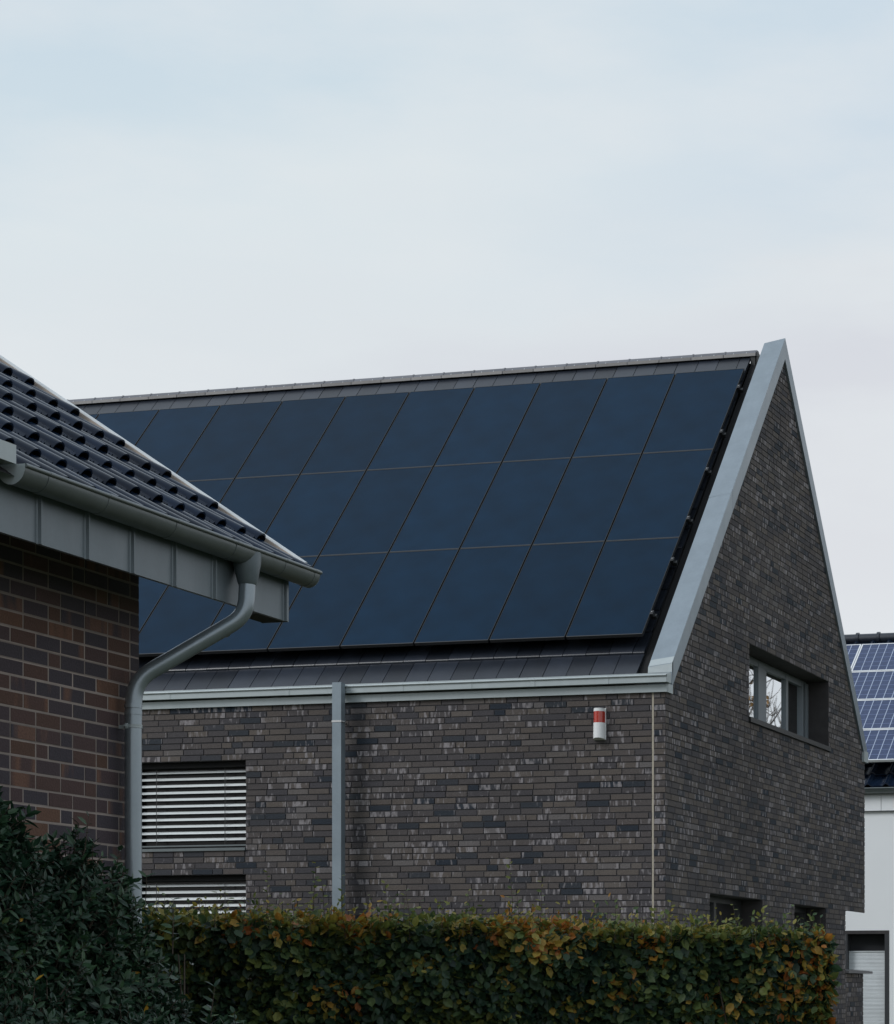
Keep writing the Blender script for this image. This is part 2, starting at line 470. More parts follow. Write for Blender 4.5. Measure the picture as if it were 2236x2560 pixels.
# ---- lower gable windows
for a, b, c, d in LOW_WIN:
    f = MB(); xq = XG - .24
    f.box(xq-.05, xq, a+.002, a+.07, c, d-.06); f.box(xq-.05, xq, b-.07, b-.002, c, d-.06); f.box(xq-.05, xq+.002, a+.002, b-.002, d-.06, d-.002)
    f.box(xq-.05, xq+.001, (a+b)/2-.04, (a+b)/2+.04, c, d-.06)
    fo = put(f, 'window', M['frame_dark'])
    gl = MB(); gl.box(xq-.04, xq-.03, a+.07, b-.07, c, d-.06); put(gl, 'pane', M['glass'], fo)

# ---- roof: interlocking flat tiles
XR0, XR1 = -21.0, -7.80
TY0, TZ0, TT = 22.19, 3.050, 1.055
th = math.atan(TT); ct, stt = cos(th), sin(th)
def rp(x, s, n): return (x, TY0 + s*ct - n*stt, TZ0 + s*stt + n*ct)
roof = MB(); EXP = .342; TW = .245; nrow = 16
rt = random.Random(3)
slope_len = (PKY - TY0) / ct
for r in range(nrow + 1):
    s0 = r * EXP
    x = XR1 - (TW*.5 if r % 2 else 0)
    first = True
    L = min(EXP + .07, slope_len - s0)
    if r == 15: L = slope_len - s0 - .03
    if r > 15: break
    xs = XR1; k = 0
    while xs > XR0:
        wd = TW * .5 if (k == 0 and r % 2) else TW
        x0 = xs - wd + .0035; x1 = xs - .0035; xs -= wd; k += 1
        dz = rt.uniform(-.002, .002)
        prof = [(0,.004),(0,.020+dz),(.006,.029+dz),(.016,.034+dz),(.04,.036+dz),(L,.010),(L,.0)]
        roof.prism(prof, lambda p, q, xx: rp(xx, s0 + p, q - .004), x0, x1, 0, rt.random())
roof.face([rp(XR0,-.05,-.012), rp(XR1+.0,-.05,-.012), rp(XR1,slope_len,-.012), rp(XR0,slope_len,-.012)], 1)
# rear slope
rl0 = (30.0, 2.98)
roof.prism([(PKY,7.09),(PKY,7.04),(30.05,2.70),(30.05,2.78)], lambda p,q,x:(x,p,q), XR0, XR1, 0)
# dark verge channel between tiles and parapet
roof.face([(XR1,22.05,2.88),(-7.66,22.05,2.88),(-7.66,PKY,7.12),(XR1,PKY,7.12)], 1)
ro = put(roof, 'roof', [M['tile'], M['dark']])
rc = MB(); xs = -7.735; k = 0
while xs > XR0:
    x0 = xs - .383
    o = .008 * 0
    rc.prism([(26.035,7.152),(26.038,7.186),(26.08,7.226),(26.15,7.226),(26.19,7.186),(26.193,7.152)], lambda p,q,x:(x,p,q), x0+.004, xs, 0, rt.random())
    rc.prism([(26.030,7.150),(26.033,7.188),(26.078,7.231),(26.152,7.231),(26.195,7.188),(26.198,7.150)], lambda p,q,x:(x,p,q), x0+.002, x0+.02, 0, .5)
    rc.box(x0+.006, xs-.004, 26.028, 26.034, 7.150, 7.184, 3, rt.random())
    for e in (.12, .27):
        rc.prism([(-.006,0),(.006,0),(0,.018)], lambda p,q,y:(x0+e+p, 26.036+q*.8+y, 7.184+q), -.004, .002, 1)
    xs = x0; k += 1
rc.box(-7.745, -7.731, 26.045, 26.18, 7.05, 7.2, 2); rc.box(-7.80, -7.662, 26.045, 26.185, 6.9, 7.151, 2)  # black plate darkens the hollow cap end; filler added to block leaking sky light
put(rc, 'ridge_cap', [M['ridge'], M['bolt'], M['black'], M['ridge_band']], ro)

# ---- verge flashing (zinc parapet cap)
vf = MB(); XO, XI = XG + .03, XG - .215
sh = .235
def zf(y): return 3.163 + (y - 22.114) * TF
def zr(y): return PKZ - (y - PKY) * TR
Y0, Y1 = 22.114, 29.945
nseg = [Y0, 24.30, 24.312, PKY]
P0 = [(Y0, zf(Y0)), (PKY, PKZ), (Y1, zr(Y1))]
# top sheets front and rear
vf.face([(XI,Y0,zf(Y0)-.03),(XO,Y0,zf(Y0)),(XO,PKY,PKZ),(XI,PKY,PKZ-.04)])
vf.face([(XI,PKY,PKZ-.04),(XO,PKY,PKZ),(XO,Y1,zr(Y1)),(XI,Y1,zr(Y1)-.04)])
# outer strip front (with a seam half way) and rear
for y0, y1, o in ((Y0, 24.10, 0), (24.104, PKY, 0)):
    vf.face([(XO+o,y0,zf(y0)),(XO+o,y1,zf(y1)),(XO+o,y1,zf(y1)-sh - (.0 if y1 < 26 else .0)),(XO+o,max(y0,22.142),zf(max(y0,22.142))-sh)])
vf.face([(XO,PKY,PKZ),(XO,Y1,zr(Y1)),(XO,Y1-.02,zr(Y1)-.10),(XO,Y1-.16,zr(Y1-.16)-.235),(XO,PKY,PKZ-.24)])
# return to the wall below the strip, inner upstand, lower ends
vf.face([(XO,22.142,zf(22.142)-sh),(XO,PKY,PKZ-sh),(XG-.02,PKY,PKZ-sh),(XG-.02,22.142,zf(22.142)-sh)])
vf.face([(XO,Y1-.16,zr(Y1-.16)-.235),(XO,PKY,PKZ-.24),(XG-.02,PKY,PKZ-.24),(XG-.02,Y1-.16,zr(Y1-.16)-.235)])
vf.face([(XI,Y0,zf(Y0)-.03),(XI,PKY,PKZ-.04),(XI,PKY,PKZ-.35),(XI,Y0,zf(Y0)-.30)])
vf.face([(XI,Y1,zr(Y1)-.04),(XI,PKY,PKZ-.04),(XI,PKY,PKZ-.35),(XI,Y1,zr(Y1)-.30)])
vf.face([(XI,Y0,zf(Y0)-.03),(XO,Y0,zf(Y0)),(XO,Y0-.008,3.078),(XI,Y0-.008,3.076)], 1)
vf.face([(XO,Y0,zf(Y0)),(XO,Y0-.008,2.955),(XO,22.142,2.955),(XO,22.142,zf(22.142))])
vf.face([(XO,Y0-.008,3.078),(XI,Y0-.008,3.076),(XI,Y0-.004,2.9),(XO,Y0-.004,2.9)])
vf.face([(XI,Y1,zr(Y1)),(XO,Y1,zr(Y1)),(XO,Y1,2.9),(XI,Y1,2.9)])
vf.box(XG-.02, XO+.006, Y1-.17, Y1+.045, 2.915, 3.05, 1)
# small soldered folds on the top sheet
vf.face([(XI,24.05,zf(24.05)-.030),(XO,24.05,zf(24.05)+.003),(XO,24.075,zf(24.075)+.004),(XI,24.075,zf(24.075)-.029)])
vf.box(XO-.01, XO-.003, 24.098, 24.106, zf(24.1)-sh, zf(24.1)-.01, 2)
vf.face([(XI+.004,Y0+.07,zf(Y0+.07)-.027),(XO,Y0+.07,zf(Y0+.07)+.003),(XO,Y0+.004,zf(Y0)+.006),(XI+.004,Y0+.004,zf(Y0)-.024)], 1)
put(vf, 'verge_flashing', [M['zinc'], M['zinc_pale'], M['black']])

# ---- fascia, box gutter, square downpipe
fa = MB()
fa.box(-21, -7.418, 21.965, 21.999, 2.870, 2.942)
fa.box(-7.45, XO-.001, 21.999, 22.142, 2.868, 2.953)
for x in (-14.2, -10.4): fa.box(x-.002, x+.002, 21.963, 21.965, 2.870, 2.942)
put(fa, 'fascia_board', M['zinc_pale'])
gu = MB()
gu.prism([(21.905,2.957),(21.905,3.012),(21.899,3.012),(21.899,3.03),(21.915,3.03),(21.915,2.967),(22.015,2.967),(22.015,3.06),(22.03,3.06),(22.03,2.957)], lambda p,q,x:(x,p,q), -21, -7.40)
gu.tube([(-21,21.900,3.022),(-7.40,21.900,3.022)], .0105, 10)
gu.face([(-7.395,21.903,2.957),(-7.395,22.03,2.957),(-7.395,22.03,3.062),(-7.395,21.895,3.034)])
gu.face([(-7.394,21.898,3.03),(-7.394,22.03,3.06),(-7.425,22.03,3.06),(-7.425,21.898,3.03)])
for x in (-12.73, -11.4, -10.73, -10.16, -9.43, -8.77, -8.01):
    gu.box(x-.022, x+.022, 21.9015, 21.906, 2.956, 3.012, 0, .2)
    gu.tube([(x-.022,21.900,3.022),(x+.022,21.900,3.022)], .012, 10)
put(gu, 'gutter', M['zinc_pale'])
dp = MB(); dp.box(-10.853, -10.756, 21.798, 21.888, GZ, 3.052)
dpo = put(dp, 'downpipe', M['zinc'])
br = MB(); br.box(-10.857, -10.752, 21.794, 21.892, 2.658, 2.676); br.tube([(-10.76,21.85,2.667),(-10.735,21.85,2.667)], .010, 8); br.box(-10.81,-10.80,21.89,22.0,2.66,2.674)
put(br, 'pipe_bracket', M['bolt'], dpo)

# ------------------------------------------------------------------ solar panels on the dark house
PX0, PY0, PZ0, PT = -7.800, 22.346, 3.494, 1.003
pth = math.atan(PT); PW, PL = .8125, 1.6305
pe = Vector((0, cos(pth), sin(pth))); pn = Vector((0, -sin(pth), cos(pth)))
def panel_proto():
    # local frame: x to the left edge (negative), y up the slope, z along the normal; origin at lower right corner
    e = empty('solar_panel', 'x', 'solar panel', 'black solar panels in a grid on the dark brick house')
    fr_ = MB(); wv, lv = PW - .016, PL - .006; b_ = .009; h = .034
    for x0, x1, y0, y1, m_ in ((-wv, -wv+b_*.5, 0, lv, 1), (-b_*.5, 0, 0, lv, 1), (-wv+b_*.5, -b_*.5, 0, b_, 0), (-wv+b_*.5, -b_*.5, lv-b_, lv, 1)):
        fr_.box(x0, x1, y0, y1, -h, .0015, m_)  # light put into colour: lit lower edge paler, edges along shaded gaps blacker
    fr_.face([(-wv,0,-h+.001),(0,0,-h+.001),(0,lv,-h+.001),(-wv,lv,-h+.001)])
    fo = fr_.build('frame', [M['pv_frame'], M['black']], e)
    gl = MB(); gl.face([(-wv+.006,.01,0),(-.006,.01,0),(-.006,lv-.01,0),(-wv+.006,lv-.01,0)]); gl.build('cell_sheet', M['pv'], e)
    return e
def copy_tree(o, parent=None):
    c_ = o.copy(); col.objects.link(c_)
    if parent: c_.parent = parent
    for ch in list(o.children): copy_tree(ch, c_)
    return c_
ordn = ['first','second','third','fourth','fifth','sixth','seventh','eighth','ninth','tenth','eleventh','twelfth']
rown = ['lowest row above the gutter','middle row','topmost row below the ridge']
pp = panel_proto(); used = False; gable_panels = []
rot = Matrix(((1,0,0),(0,pe.y,pn.y),(0,pe.z,pn.z))).to_euler()
for j, cnt in ((0, 8), (1, 9), (2, 11)):
    for i in range(cnt):
        o = pp if not used else copy_tree(pp); used = True
        p = Vector((PX0 - i*PW, PY0, PZ0)) + pe * (PL * j)
        o.location = p; o.rotation_euler = rot
        if i == 0: lab = 'black solar panel at the gable end of the ' + rown[j]
        else: lab = 'black solar panel, %s from the gable in the %s' % (ordn[i], rown[j])
        o['label'] = lab
        if i == 0: gable_panels.append(o)
for o in gable_panels:
    for s_ in (.35, 1.25):
        cl = MB(); cl.box(0, .03, s_-.03, s_+.03, -.034, .002); cl.tube([(.015, s_, 0), (.015, s_, .010)], .005, 8, 1); cl.box(.0, .055, s_-.02, s_+.02, -.075, -.036)
        cl.build('end_clamp', [M['black'], M['bolt']], o)

# ------------------------------------------------------------------ alarm siren
al = empty('alarm_siren', 'white wall alarm siren with a red light band on the dark brick front', 'alarm', loc=(-8.108, 22.0, 2.58))
def hull(z0, z1, r0, r1, slant=0):
    mb = MB(); rows = []
    for z_, wx in ((z0, r0), (z1, r1)):
        pts = []
        for k in range(13):
            a_ = pi * k / 12
            y = -.075 * sin(a_) ** .75 - .012
            zz2 = z_ + (slant * (y + .012) if z_ == z0 else 0)
            pts.append((-wx*cos(a_), y, zz2))
        pts = [(-wx, .0, z_ )] + pts + [(wx, .0, z_)]
        rows.append(pts)
    mb.grid(rows, 0, .5, False); 
    for f_ in range(len(mb.sm)): mb.sm[f_] = 0 < f_ < 13
    mb.face(rows[0][::-1]); mb.face(rows[1]); return mb
hull(-.155, .01, .060, .057, -.25).build('housing', M['white'], al)
hull(.0105, .1195, .0555, .0545).build('warning_light', M['lens'], al)
hull(.120, .150, .056, .053).build('cap', M['white'], al)
bp = MB(); bp.box(-.063, .063, -.012, -.007, -.150, .152); bp.build('back_plate', M['white'], al)

# ================================================================== left house
XL, YC = -7.334, 12.296
lh = empty('brick_house', 'brown brick house in the foreground with ribbed dark pantiles and zinc eaves', 'house', loc=(-10, 10, GZ))
put = putin(lh)
wl = MB(); r2 = random.Random(21)
brickwork(wl, lambda u, z, o: (XL + o, u, z), GZ, 2.66, .0833, .2335, .0135, .002, lambda z, zt: [(8.0, YC)], r2, .18, False)
brickwork(wl, lambda u, z, o: (u, YC + o, z), GZ, 2.60, .0833, .2335, .0135, .002, lambda z, zt: [(-14.0, XL)], r2, .18, False)
wl.face([(XL,8,GZ),(XL,8,2.36),(-10.9,8,4.8),(-14,8,2.36),(-14,8,GZ)], 1)
wl.face([(XL,YC,2.36),(-10.9,YC,4.8),(-14,YC,2.36)], 1)
wl.face([(-14,8,GZ),(-14,YC,GZ),(-14,YC,2.36),(-14,8,2.36)], 1)
put(wl, 'wall', [M['brick_red'], M['mortar_pale']])
# fascia: zinc sheets with standing seams
XF = -6.80; fz0, fz1 = 2.203, 2.56; YE = 13.075
fb = MB(); fb.box(XF-.025, XF, 8, YE-.011, fz0, fz1)
fb.prism([(XF-.026,12.73),(XF-.026,YE-.011),(XF-.17,YE-.011),(XF-.17,12.86)], lambda p,q,z_:(p,q,z_), fz0+.001, fz1, 1)
for y in (10.472, 10.899, 11.329, 11.759, 12.190, 12.62, 13.03):
    fb.prism([(-.018,0),(-.010,.004),(-.005,.020),(.005,.020),(.010,.004),(.018,0)], lambda p,q,z_:(XF+q, y+p, z_), fz0-.003, fz1-.02)
fb.box(XF-.17, XF+.005, YE-.01, YE+.003, fz0-.002, fz1)
put(fb, 'fascia_board', [M['zinc_eave'], M['wood']])
sf = MB(); sf.prism([(XF-.026,2.33),(XF-.026,2.35),(-10.9,5.065),(-10.9,5.045)], lambda p,q,y:(p,y,q), 8, YE-.02)
put(sf, 'soffit', M['wood'])
# roof of interlocking pantiles
T = radians(33.5); up_ = Vector((-cos(T), 0, sin(T))); nn = Vector((sin(T), 0, cos(T)))
EX0, EZ0 = -6.70, 2.462
LE = .378; PYT = .236
pt_ = MB(); r3 = random.Random(5)
def prof(x):          # x in tile widths from the roll centre, -.5 .. .5
    ax = abs(x)
    roll = sqrt(max(0, 1 - (x/.205)**2)) ** .9 if ax < .205 else 0
    ridge = 0
    for c_, h_ in ((-.33,.014),(.30,.012),(.43,.014)):
        ridge = max(ridge, h_ * max(0, 1 - abs(x - c_)/.046))
    return roll, ridge
xsamp = [-.5,-.43,-.375,-.33,-.285,-.215,-.205,-.197,-.17,-.13,-.09,-.045,0,.045,.09,.13,.17,.197,.205,.215,.255,.30,.345,.385,.43,.475,.5]
ncols = 15
for r in range(13):
    for k in range(ncols):
        yc = 13.098 - PYT * k
        dz = r3.uniform(-.0035,.0035); tt = r3.random()
        if r == 0 and k > 12: continue
        rowsS = []
        for s_, hr, base in ((0,.048,.034),(.03,.047,.0335),(LE*.5,.038,.024),(LE+.04,.030,.010)):
            row = []
            for x in xsamp:
                rl_, rg = prof(x)
                if k == 0 and x > .205: continue
                h = base + dz + rl_ * hr + rg
                p = Vector((EX0, yc + x*PYT, EZ0)) + up_ * (r*LE + s_) + nn * h
                row.append(p)
            rowsS.append(row)
        pt_.grid(rowsS, 0, tt, True)
        lip = [p - nn*.011 for p in rowsS[0]]
        pt_.grid([rowsS[0], lip], 0, tt, False)
        pt_.grid([lip, [p - nn*.011 for p in rowsS[1]]], 0, tt, False)
a0 = Vector((EX0,0,EZ0)) - nn*.004
pt_.face([a0 + Vector((0,8,0)), a0 + Vector((0,13.05,0)), a0 + Vector((0,13.05,0)) + up_*4.98, a0 + Vector((0,8,0)) + up_*4.98], 1)
rx, rz = (a0 + up_*4.98).x, (a0 + up_*4.98).z
pt_.face([(rx,8,rz),(rx,13.1,rz),(rx-4.2,13.1,rz-2.78),(rx-4.2,8,rz-2.78)], 0)
po = put(pt_, 'roof', [M['pantile'], M['dark']])
# verge: pale capping rail outside, beige board inside
vg = MB(); V0 = Vector((EX0-.02,0,EZ0))
def vp(s_, y, h): q = V0 + up_*s_ + nn*h; return (q.x, y, q.z)
vg.prism([(13.155,.078),(13.155,-.03),(13.182,-.03),(13.182,.088),(13.158,.088)], lambda y,h,s_: vp(s_, y, h), .065, 5.0)
vg.prism([(13.125,.02),(13.125,.07),(13.154,.076),(13.154,.02)], lambda y,h,s_: vp(s_, y, h), .05, .075)
put(vg, 'verge_flashing', M['verge'])
vb = MB(); vb.prism([(13.146,.0),(13.146,.074),(13.1545,.074),(13.1545,.0)], lambda y,h,s_: vp(s_, y, h), .0, 5.0)
put(vb, 'verge_board', M['cream'])
# half round gutter
GX, GZc, GRr = -6.722, 2.505, .074
gt = MB(); GY0, GY1 = 10.125, 13.195
def arc(y, r, n=16, a0=pi, a1=2*pi): return [(GX + r*cos(a0+(a1-a0)*k/n), y, GZc + r*sin(a0+(a1-a0)*k/n)*1.12) for k in range(n+1)]
gt.grid([arc(GY0, GRr), arc(GY1, GRr)]); gt.grid([arc(GY0, GRr-.004), arc(GY1, GRr-.004)])
gt.tube([(GX+GRr+.002, GY0, GZc+.004), (GX+GRr+.002, GY1+.004, GZc+.004)], .0115, 10)
gt.tube([(GX-GRr, GY0, GZc+.03), (GX-GRr, GY1, GZc+.03)], .004, 6)
for y in (10.35, 10.886, 11.553, 12.2, 12.785, 13.15):
    gt.grid([arc(y-.022, GRr+.0022), arc(y+.022, GRr+.0022)]); gt.face(arc(y-.022, GRr+.0022) + arc(y-.022, GRr)[::-1]); gt.face(arc(y+.022, GRr+.0022) + arc(y+.022, GRr)[::-1])
    gt.tube([(GX+GRr+.002, y-.022, GZc+.004), (GX+GRr+.002, y+.022, GZc+.004)], .0128, 10)
for y, s_ in ((GY0, -1), (GY1, 1)):
    gt.face(arc(y + s_*.001, GRr+.002) + [(GX+GRr+.002, y+s_*.001, GZc+.012), (GX-GRr, y+s_*.001, GZc+.012)], 1)
go = put(gt, 'gutter', [M['zinc_dark'], M['zinc_pale']])
bx = MB()
bx.prism([(-6.83,2.515),(-6.83,2.65),(-6.69,2.605),(-6.69,2.515)], lambda p,q,y:(p,y,q), 8, 10.118)
put(bx, 'eave_flashing', M['zinc_pale'])
# outlet and bent downpipe
OY = 12.43; PR = .0470
fu = MB()
rows = []
for z_, rx_, ry_, cx in ((2.50,.080,.094,GX),(2.44,.078,.088,GX),(2.325,.056,.056,GX+.004),(2.315,.050,.050,GX+.004)):
    rows.append([(cx + rx_*cos(2*pi*k/20), OY + ry_*sin(2*pi*k/20), z_) for k in range(20)])
fu.grid(rows, 0, .5, True, True); fu.face(rows[-1])
put(fu, 'outlet_funnel', M['zinc_eave'], go)
dpl = MB()
path = fillet([(GX+.004, OY, 2.34), (GX+.004, OY-.02, 2.135), (-7.245, 12.10, 1.745), (-7.245, 12.09, 1.5), (-7.245, 12.09, GZ)], .17, 10)
dpl.tube(path, PR, 24)
for p, q in ((Vector((-6.83,12.36,2.056)), None), (Vector((-7.245,12.09,1.60)), None), (Vector((-7.245,12.09,1.562)), None)):
    i = min(range(len(path)), key=lambda k: (path[k] - p).length)
    d_ = (path[min(i+1,len(path)-1)] - path[max(i-1,0)]).normalized()
    dpl.tube([p - d_*.012, p + d_*.012], PR + .0022, 24)
dl = put(dpl, 'downpipe', M['zinc_pipe'])
cb = MB(); cb.tube([(-7.245,12.09,1.476),(-7.245,12.09,1.481)], PR+.004, 24); cb.tube([(-7.245,12.09,1.490),(-7.245,12.09,1.495)], PR+.004, 24); cb.tube([(-7.245,12.09,1.480),(-7.245,12.09,1.491)], PR+.0025, 24)
cb.box(-7.262,-7.252,12.035,12.058,1.47,1.5); cb.tube([(-7.258,12.045,1.485),(-7.258,12.02,1.485)], .007, 8); cb.box(-7.334,-7.28,12.085,12.095,1.475,1.495)
put(cb, 'pipe_bracket', M['zinc_pale'], dl)

# ================================================================== white house behind
YR = 38.0
wh = empty('rendered_house', 'white rendered house behind the gable with blue framed solar panels on its roof', 'house', loc=(-9, 41, GZ))
put = putin(wh)
WX0, WX1 = -14.0, -4.6
ww = MB()
wa, wb, wd = -9.773, -9.037, .976
ww.face([(WX0,YR,GZ),(wa,YR,GZ),(wa,YR,3.2),(WX0,YR,3.2)]); ww.face([(wb,YR,GZ),(WX1,YR,GZ),(WX1,YR,3.2),(wb,YR,3.2)]); ww.face([(wa,YR,wd),(wb,YR,wd),(wb,YR,3.2),(wa,YR,3.2)])
ww.face([(WX1,YR,GZ),(WX1,45,GZ),(WX1,45,3.2),(WX1,41.95,6.2),(WX1,YR,3.2)]); ww.face([(WX0,YR,GZ),(WX0,45,GZ),(WX0,45,3.2),(WX0,41.95,6.2),(WX0,YR,3.2)])
ww.face([(WX0,45,GZ),(WX1,45,GZ),(WX1,45,3.2),(WX0,45,3.2)])
put(ww, 'wall', M['render'])
eb = MB()
xs = WX0
for x0, x1 in ((-14,-12.4),(-12.39,-10.78),(-10.77,-9.17),(-9.16,-7.56),(-7.55,-5.9),(-5.89,-4.6)):
    eb.box(x0, x1, YR-.03, YR-.001, 2.915, 3.165)
eb.box(WX0, WX1, YR-.045, YR-.031, 2.900, 2.914, 1)
put(eb, 'eave_board', [M['render'], M['frame_dark']])
wg = MB(); wg.grid([[(x, YR-.11+.075*cos(a_), 3.265+.075*sin(a_)) for a_ in [pi+pi*k/10 for k in range(11)]] for x in (WX0-.1, WX1+.1)])
wg.tube([(WX0-.1,YR-.185,3.268),(WX1+.1,YR-.185,3.268)], .014, 8)
put(wg, 'gutter', M['zinc_dark'])
rt_ = MB(); T2 = math.atan(tan(radians(36)))
def wr(x, s_, h): return (x, YR - .16 + s_*cos(T2) - h*sin(T2), 3.27 + s_*sin(T2) + h*cos(T2))
xsw = WX0
for r in range(14):
    x = WX0
    rows = [[], []]
    while x < WX1:
        for f_, h in ((0,0.02),(.3,.02),(.42,.055),(.5,.068),(.58,.055),(.7,.02)):
            rows[0].append(wr(x + f_*.3, r*.36, h + .03)); rows[1].append(wr(x + f_*.3, r*.36 + .38, h))
        x += .3
    rt_.grid(rows, 0, R.random(), True)
    rt_.grid([rows[0], [(p[0], p[1], p[2]-.02) for p in rows[0]]], 0, .5, False)
rt_.face([wr(WX0,0,-.01), wr(WX1,0,-.01), wr(WX1,5.1,-.01), wr(WX0,5.1,-.01)], 0)
pk = wr(0, 5.08, .04)
rt_.face([(WX0,pk[1],pk[2]),(WX1,pk[1],pk[2]),(WX1,45.2,3.2),(WX0,45.2,3.2)], 0)
wro = put(rt_, 'roof', M['pantile'])
rr = MB(); x = WX0
while x < WX1:
    rr.tube([(x,pk[1],pk[2]+.01),(x+.36,pk[1],pk[2]+.01)], .095, 12); rr.tube([(x+.35,pk[1],pk[2]+.012),(x+.40,pk[1],pk[2]+.012)], .118, 12)
    x += .385
put(rr, 'ridge_cap', M['tile'], wro)
f = MB()
f.box(wa+.001, wb-.001, YR-.005, YR+.25, wd-.055, wd-.001, 1); f.box(wb-.075, wb-.001, YR-.004, YR+.25, GZ, wd-.056); f.box(wa+.001, wa+.038, YR-.004, YR+.25, GZ, wd-.056)
f.box(wa+.001, wb-.001, YR+.25, YR+.27, GZ, wd-.002)
fo = put(f, 'window', [M['frame_dark'], M['reveal']])
bl = MB(); zq = .632
while zq > GZ:
    bl.prism([(0,0),(.003,.006),(.003,.014),(0,.021)], lambda p,q,x: (x, YR+.10-p, zq-.022+q), wa+.04, wb-.077, 0, R.random()); zq -= .022
bl.box(wa+.04, wb-.077, YR+.085, YR+.11, .632, .645)
put(bl, 'roller_shutter', M['verge'], fo)

# framed blue panels on the white house (landscape, six cells by ten)
T3 = radians(36); BW, BL_ = 1.66, .985
def bp_proto():
    e = empty('framed_solar_panel', 'x', 'solar panel', 'blue framed solar panels on the white house')
    fr_ = MB(); b_ = .022
    for x0, x1, y0, y1 in ((0,b_,0,BL_),(BW-b_,BW,0,BL_),(b_,BW-b_,0,b_),(b_,BW-b_,BL_-b_,BL_)): fr_.box(x0,x1,y0,y1,-.04,.002)
    fr_.build('frame', M['alu'], e)
    gl = MB(); gl.face([(b_,b_,-.003),(BW-b_,b_,-.003),(BW-b_,BL_-b_,-.003),(b_,BL_-b_,-.003)])
    cw = (BW-2*b_)/11; ch = (BL_-2*b_)/6
    for k in range(1, 11): gl.box(b_+k*cw-.006, b_+k*cw+.006, b_, BL_-b_, -.003, -.0015, 1)
    for k in range(1, 6): gl.box(b_, BW-b_, b_+k*ch-.005, b_+k*ch+.005, -.003, -.0019, 2)
    gl.build('cell_sheet', [M['cell'], M['busbar'], M['busline']], e)
    return e
bpp = bp_proto(); used = False
base = Vector((-10.225, 37.755, 3.665)); ue = Vector((0, cos(T3), sin(T3))); un = Vector((0, -sin(T3), cos(T3)))
rot3 = Matrix(((1,0,0),(0,ue.y,un.y),(0,ue.z,un.z))).to_euler()
rn4 = ['lowest','second lowest','second highest','highest']
for j in range(4):
    for i in (0, -1):
        if i == -1 and j != 3: continue
        o = bpp if not used else copy_tree(bpp); used = True
        o.location = base + Vector((i*(BW+.015),0,0)) + ue*(j*(BL_+.02)) + un*.06
        o.rotation_euler = rot3
        o['label'] = ('blue solar panel with silver frame in the %s row on the white house roof' % rn4[j]) if i == 0 else 'sliver of a blue solar panel between the gable edge and the thick white frame line'

# ------------------------------------------------------------------ garden wall under the rear overhang
gw = empty('garden_wall', 'low dark brick garden wall with a stone coping in front of the white shutter', 'wall', loc=(XG-.2, 29.4, GZ))
put = putin(gw)
b2 = MB(); r4 = random.Random(9)
brickwork(b2, lambda u, z, o: (XG-.005 + o, u, z), GZ, .215, .0608, .230, .011, .006, lambda z, zt: [(28.94, 29.86)], r4)
b2.face([(XG-.3,29.86,GZ),(XG-.005,29.86,GZ),(XG-.005,29.86,.215),(XG-.3,29.86,.215)], 0); b2.face([(XG-.3,28.94,GZ),(XG-.3,29.86,GZ),(XG-.3,29.86,.215),(XG-.3,28.94,.215)], 0)
put(b2, 'brickwork', [M['brick'], M['mortar']])
cp = MB(); cp.prism([(28.937,.217),(28.937,.250),(29.0,.262),(30.16,.248),(30.175,.217)], lambda p,q,x:(x,p,q), XG-.36, XG+.05)
put(cp, 'coping', M['stone'])

# ================================================================== plants
def leaf(mb, p, d, n, L, W, t, fold=.18, droop=.15):
    """p base, d direction, n normal; six-vertex folded leaf"""
    s_ = d.cross(n)
    if s_.length < 1e-4: return
    s_.normalize(); n = s_.cross(d)
    mid = p + d*L*.45 - n*W*fold; tip = p + d*L - n*L*droop
    a1 = p + d*L*.22 + s_*W*.40; b1 = p + d*L*.60 + s_*W*.46 - n*L*droop*.35
    a2 = p + d*L*.22 - s_*W*.40; b2 = p + d*L*.60 - s_*W*.46 - n*L*droop*.35
    i = len(mb.v)
    mb.v.extend([tuple(q) for q in (p, a1, b1, tip, b2, a2, mid)])
    for q in ((0,1,6),(1,2,6),(2,3,6),(3,4,6),(4,5,6),(5,0,6)):
        mb.f.append(tuple(i+k for k in q)); mb.m.append(0); mb.t.append(t); mb.sm.append(False)
def rv(r): 
    while True:
        v = Vector((r.uniform(-1,1), r.uniform(-1,1), r.uniform(-1,1)))
        if .05 < v.length < 1: return v.normalized()

# ---- clipped hornbeam hedge
he = empty('hedge', 'clipped hedge turning from green to orange along the foot of the dark house', 'hedge', loc=(-7, 16.4, GZ))
put = putin(he)
H0, H1 = Vector((-9.9, 14.85, 0)), Vector((-4.66, 17.62, 0))
hd = (H1 - H0); HL = hd.length; hd.normalize(); hn = Vector((hd.y, -hd.x, 0))    # hn points to the viewer
rh = random.Random(31)
fol = MB(); stm = MB()
patches = [(-7.79,.50,.13,1),(-7.92,-.04,.12,1),(-6.83,.47,.16,.9),(-6.6,.42,.14,1),(-6.41,.46,.14,.9),(-6.86,.14,.08,.7),(-6.12,.05,.12,.6),(-4.9,.02,.30,.7),(-4.75,.40,.22,.55),(-6.41,-.13,.08,.8),(-8.93,-.07,.06,1),(-6.54,.30,.10,.8),(-7.11,.45,.10,.6),(-8.2,.50,.12,.7),(-8.6,.5,.15,.6),(-5.4,-.2,.2,.4),(-7.35,.2,.07,.9),(-5.9,.35,.1,.6)]
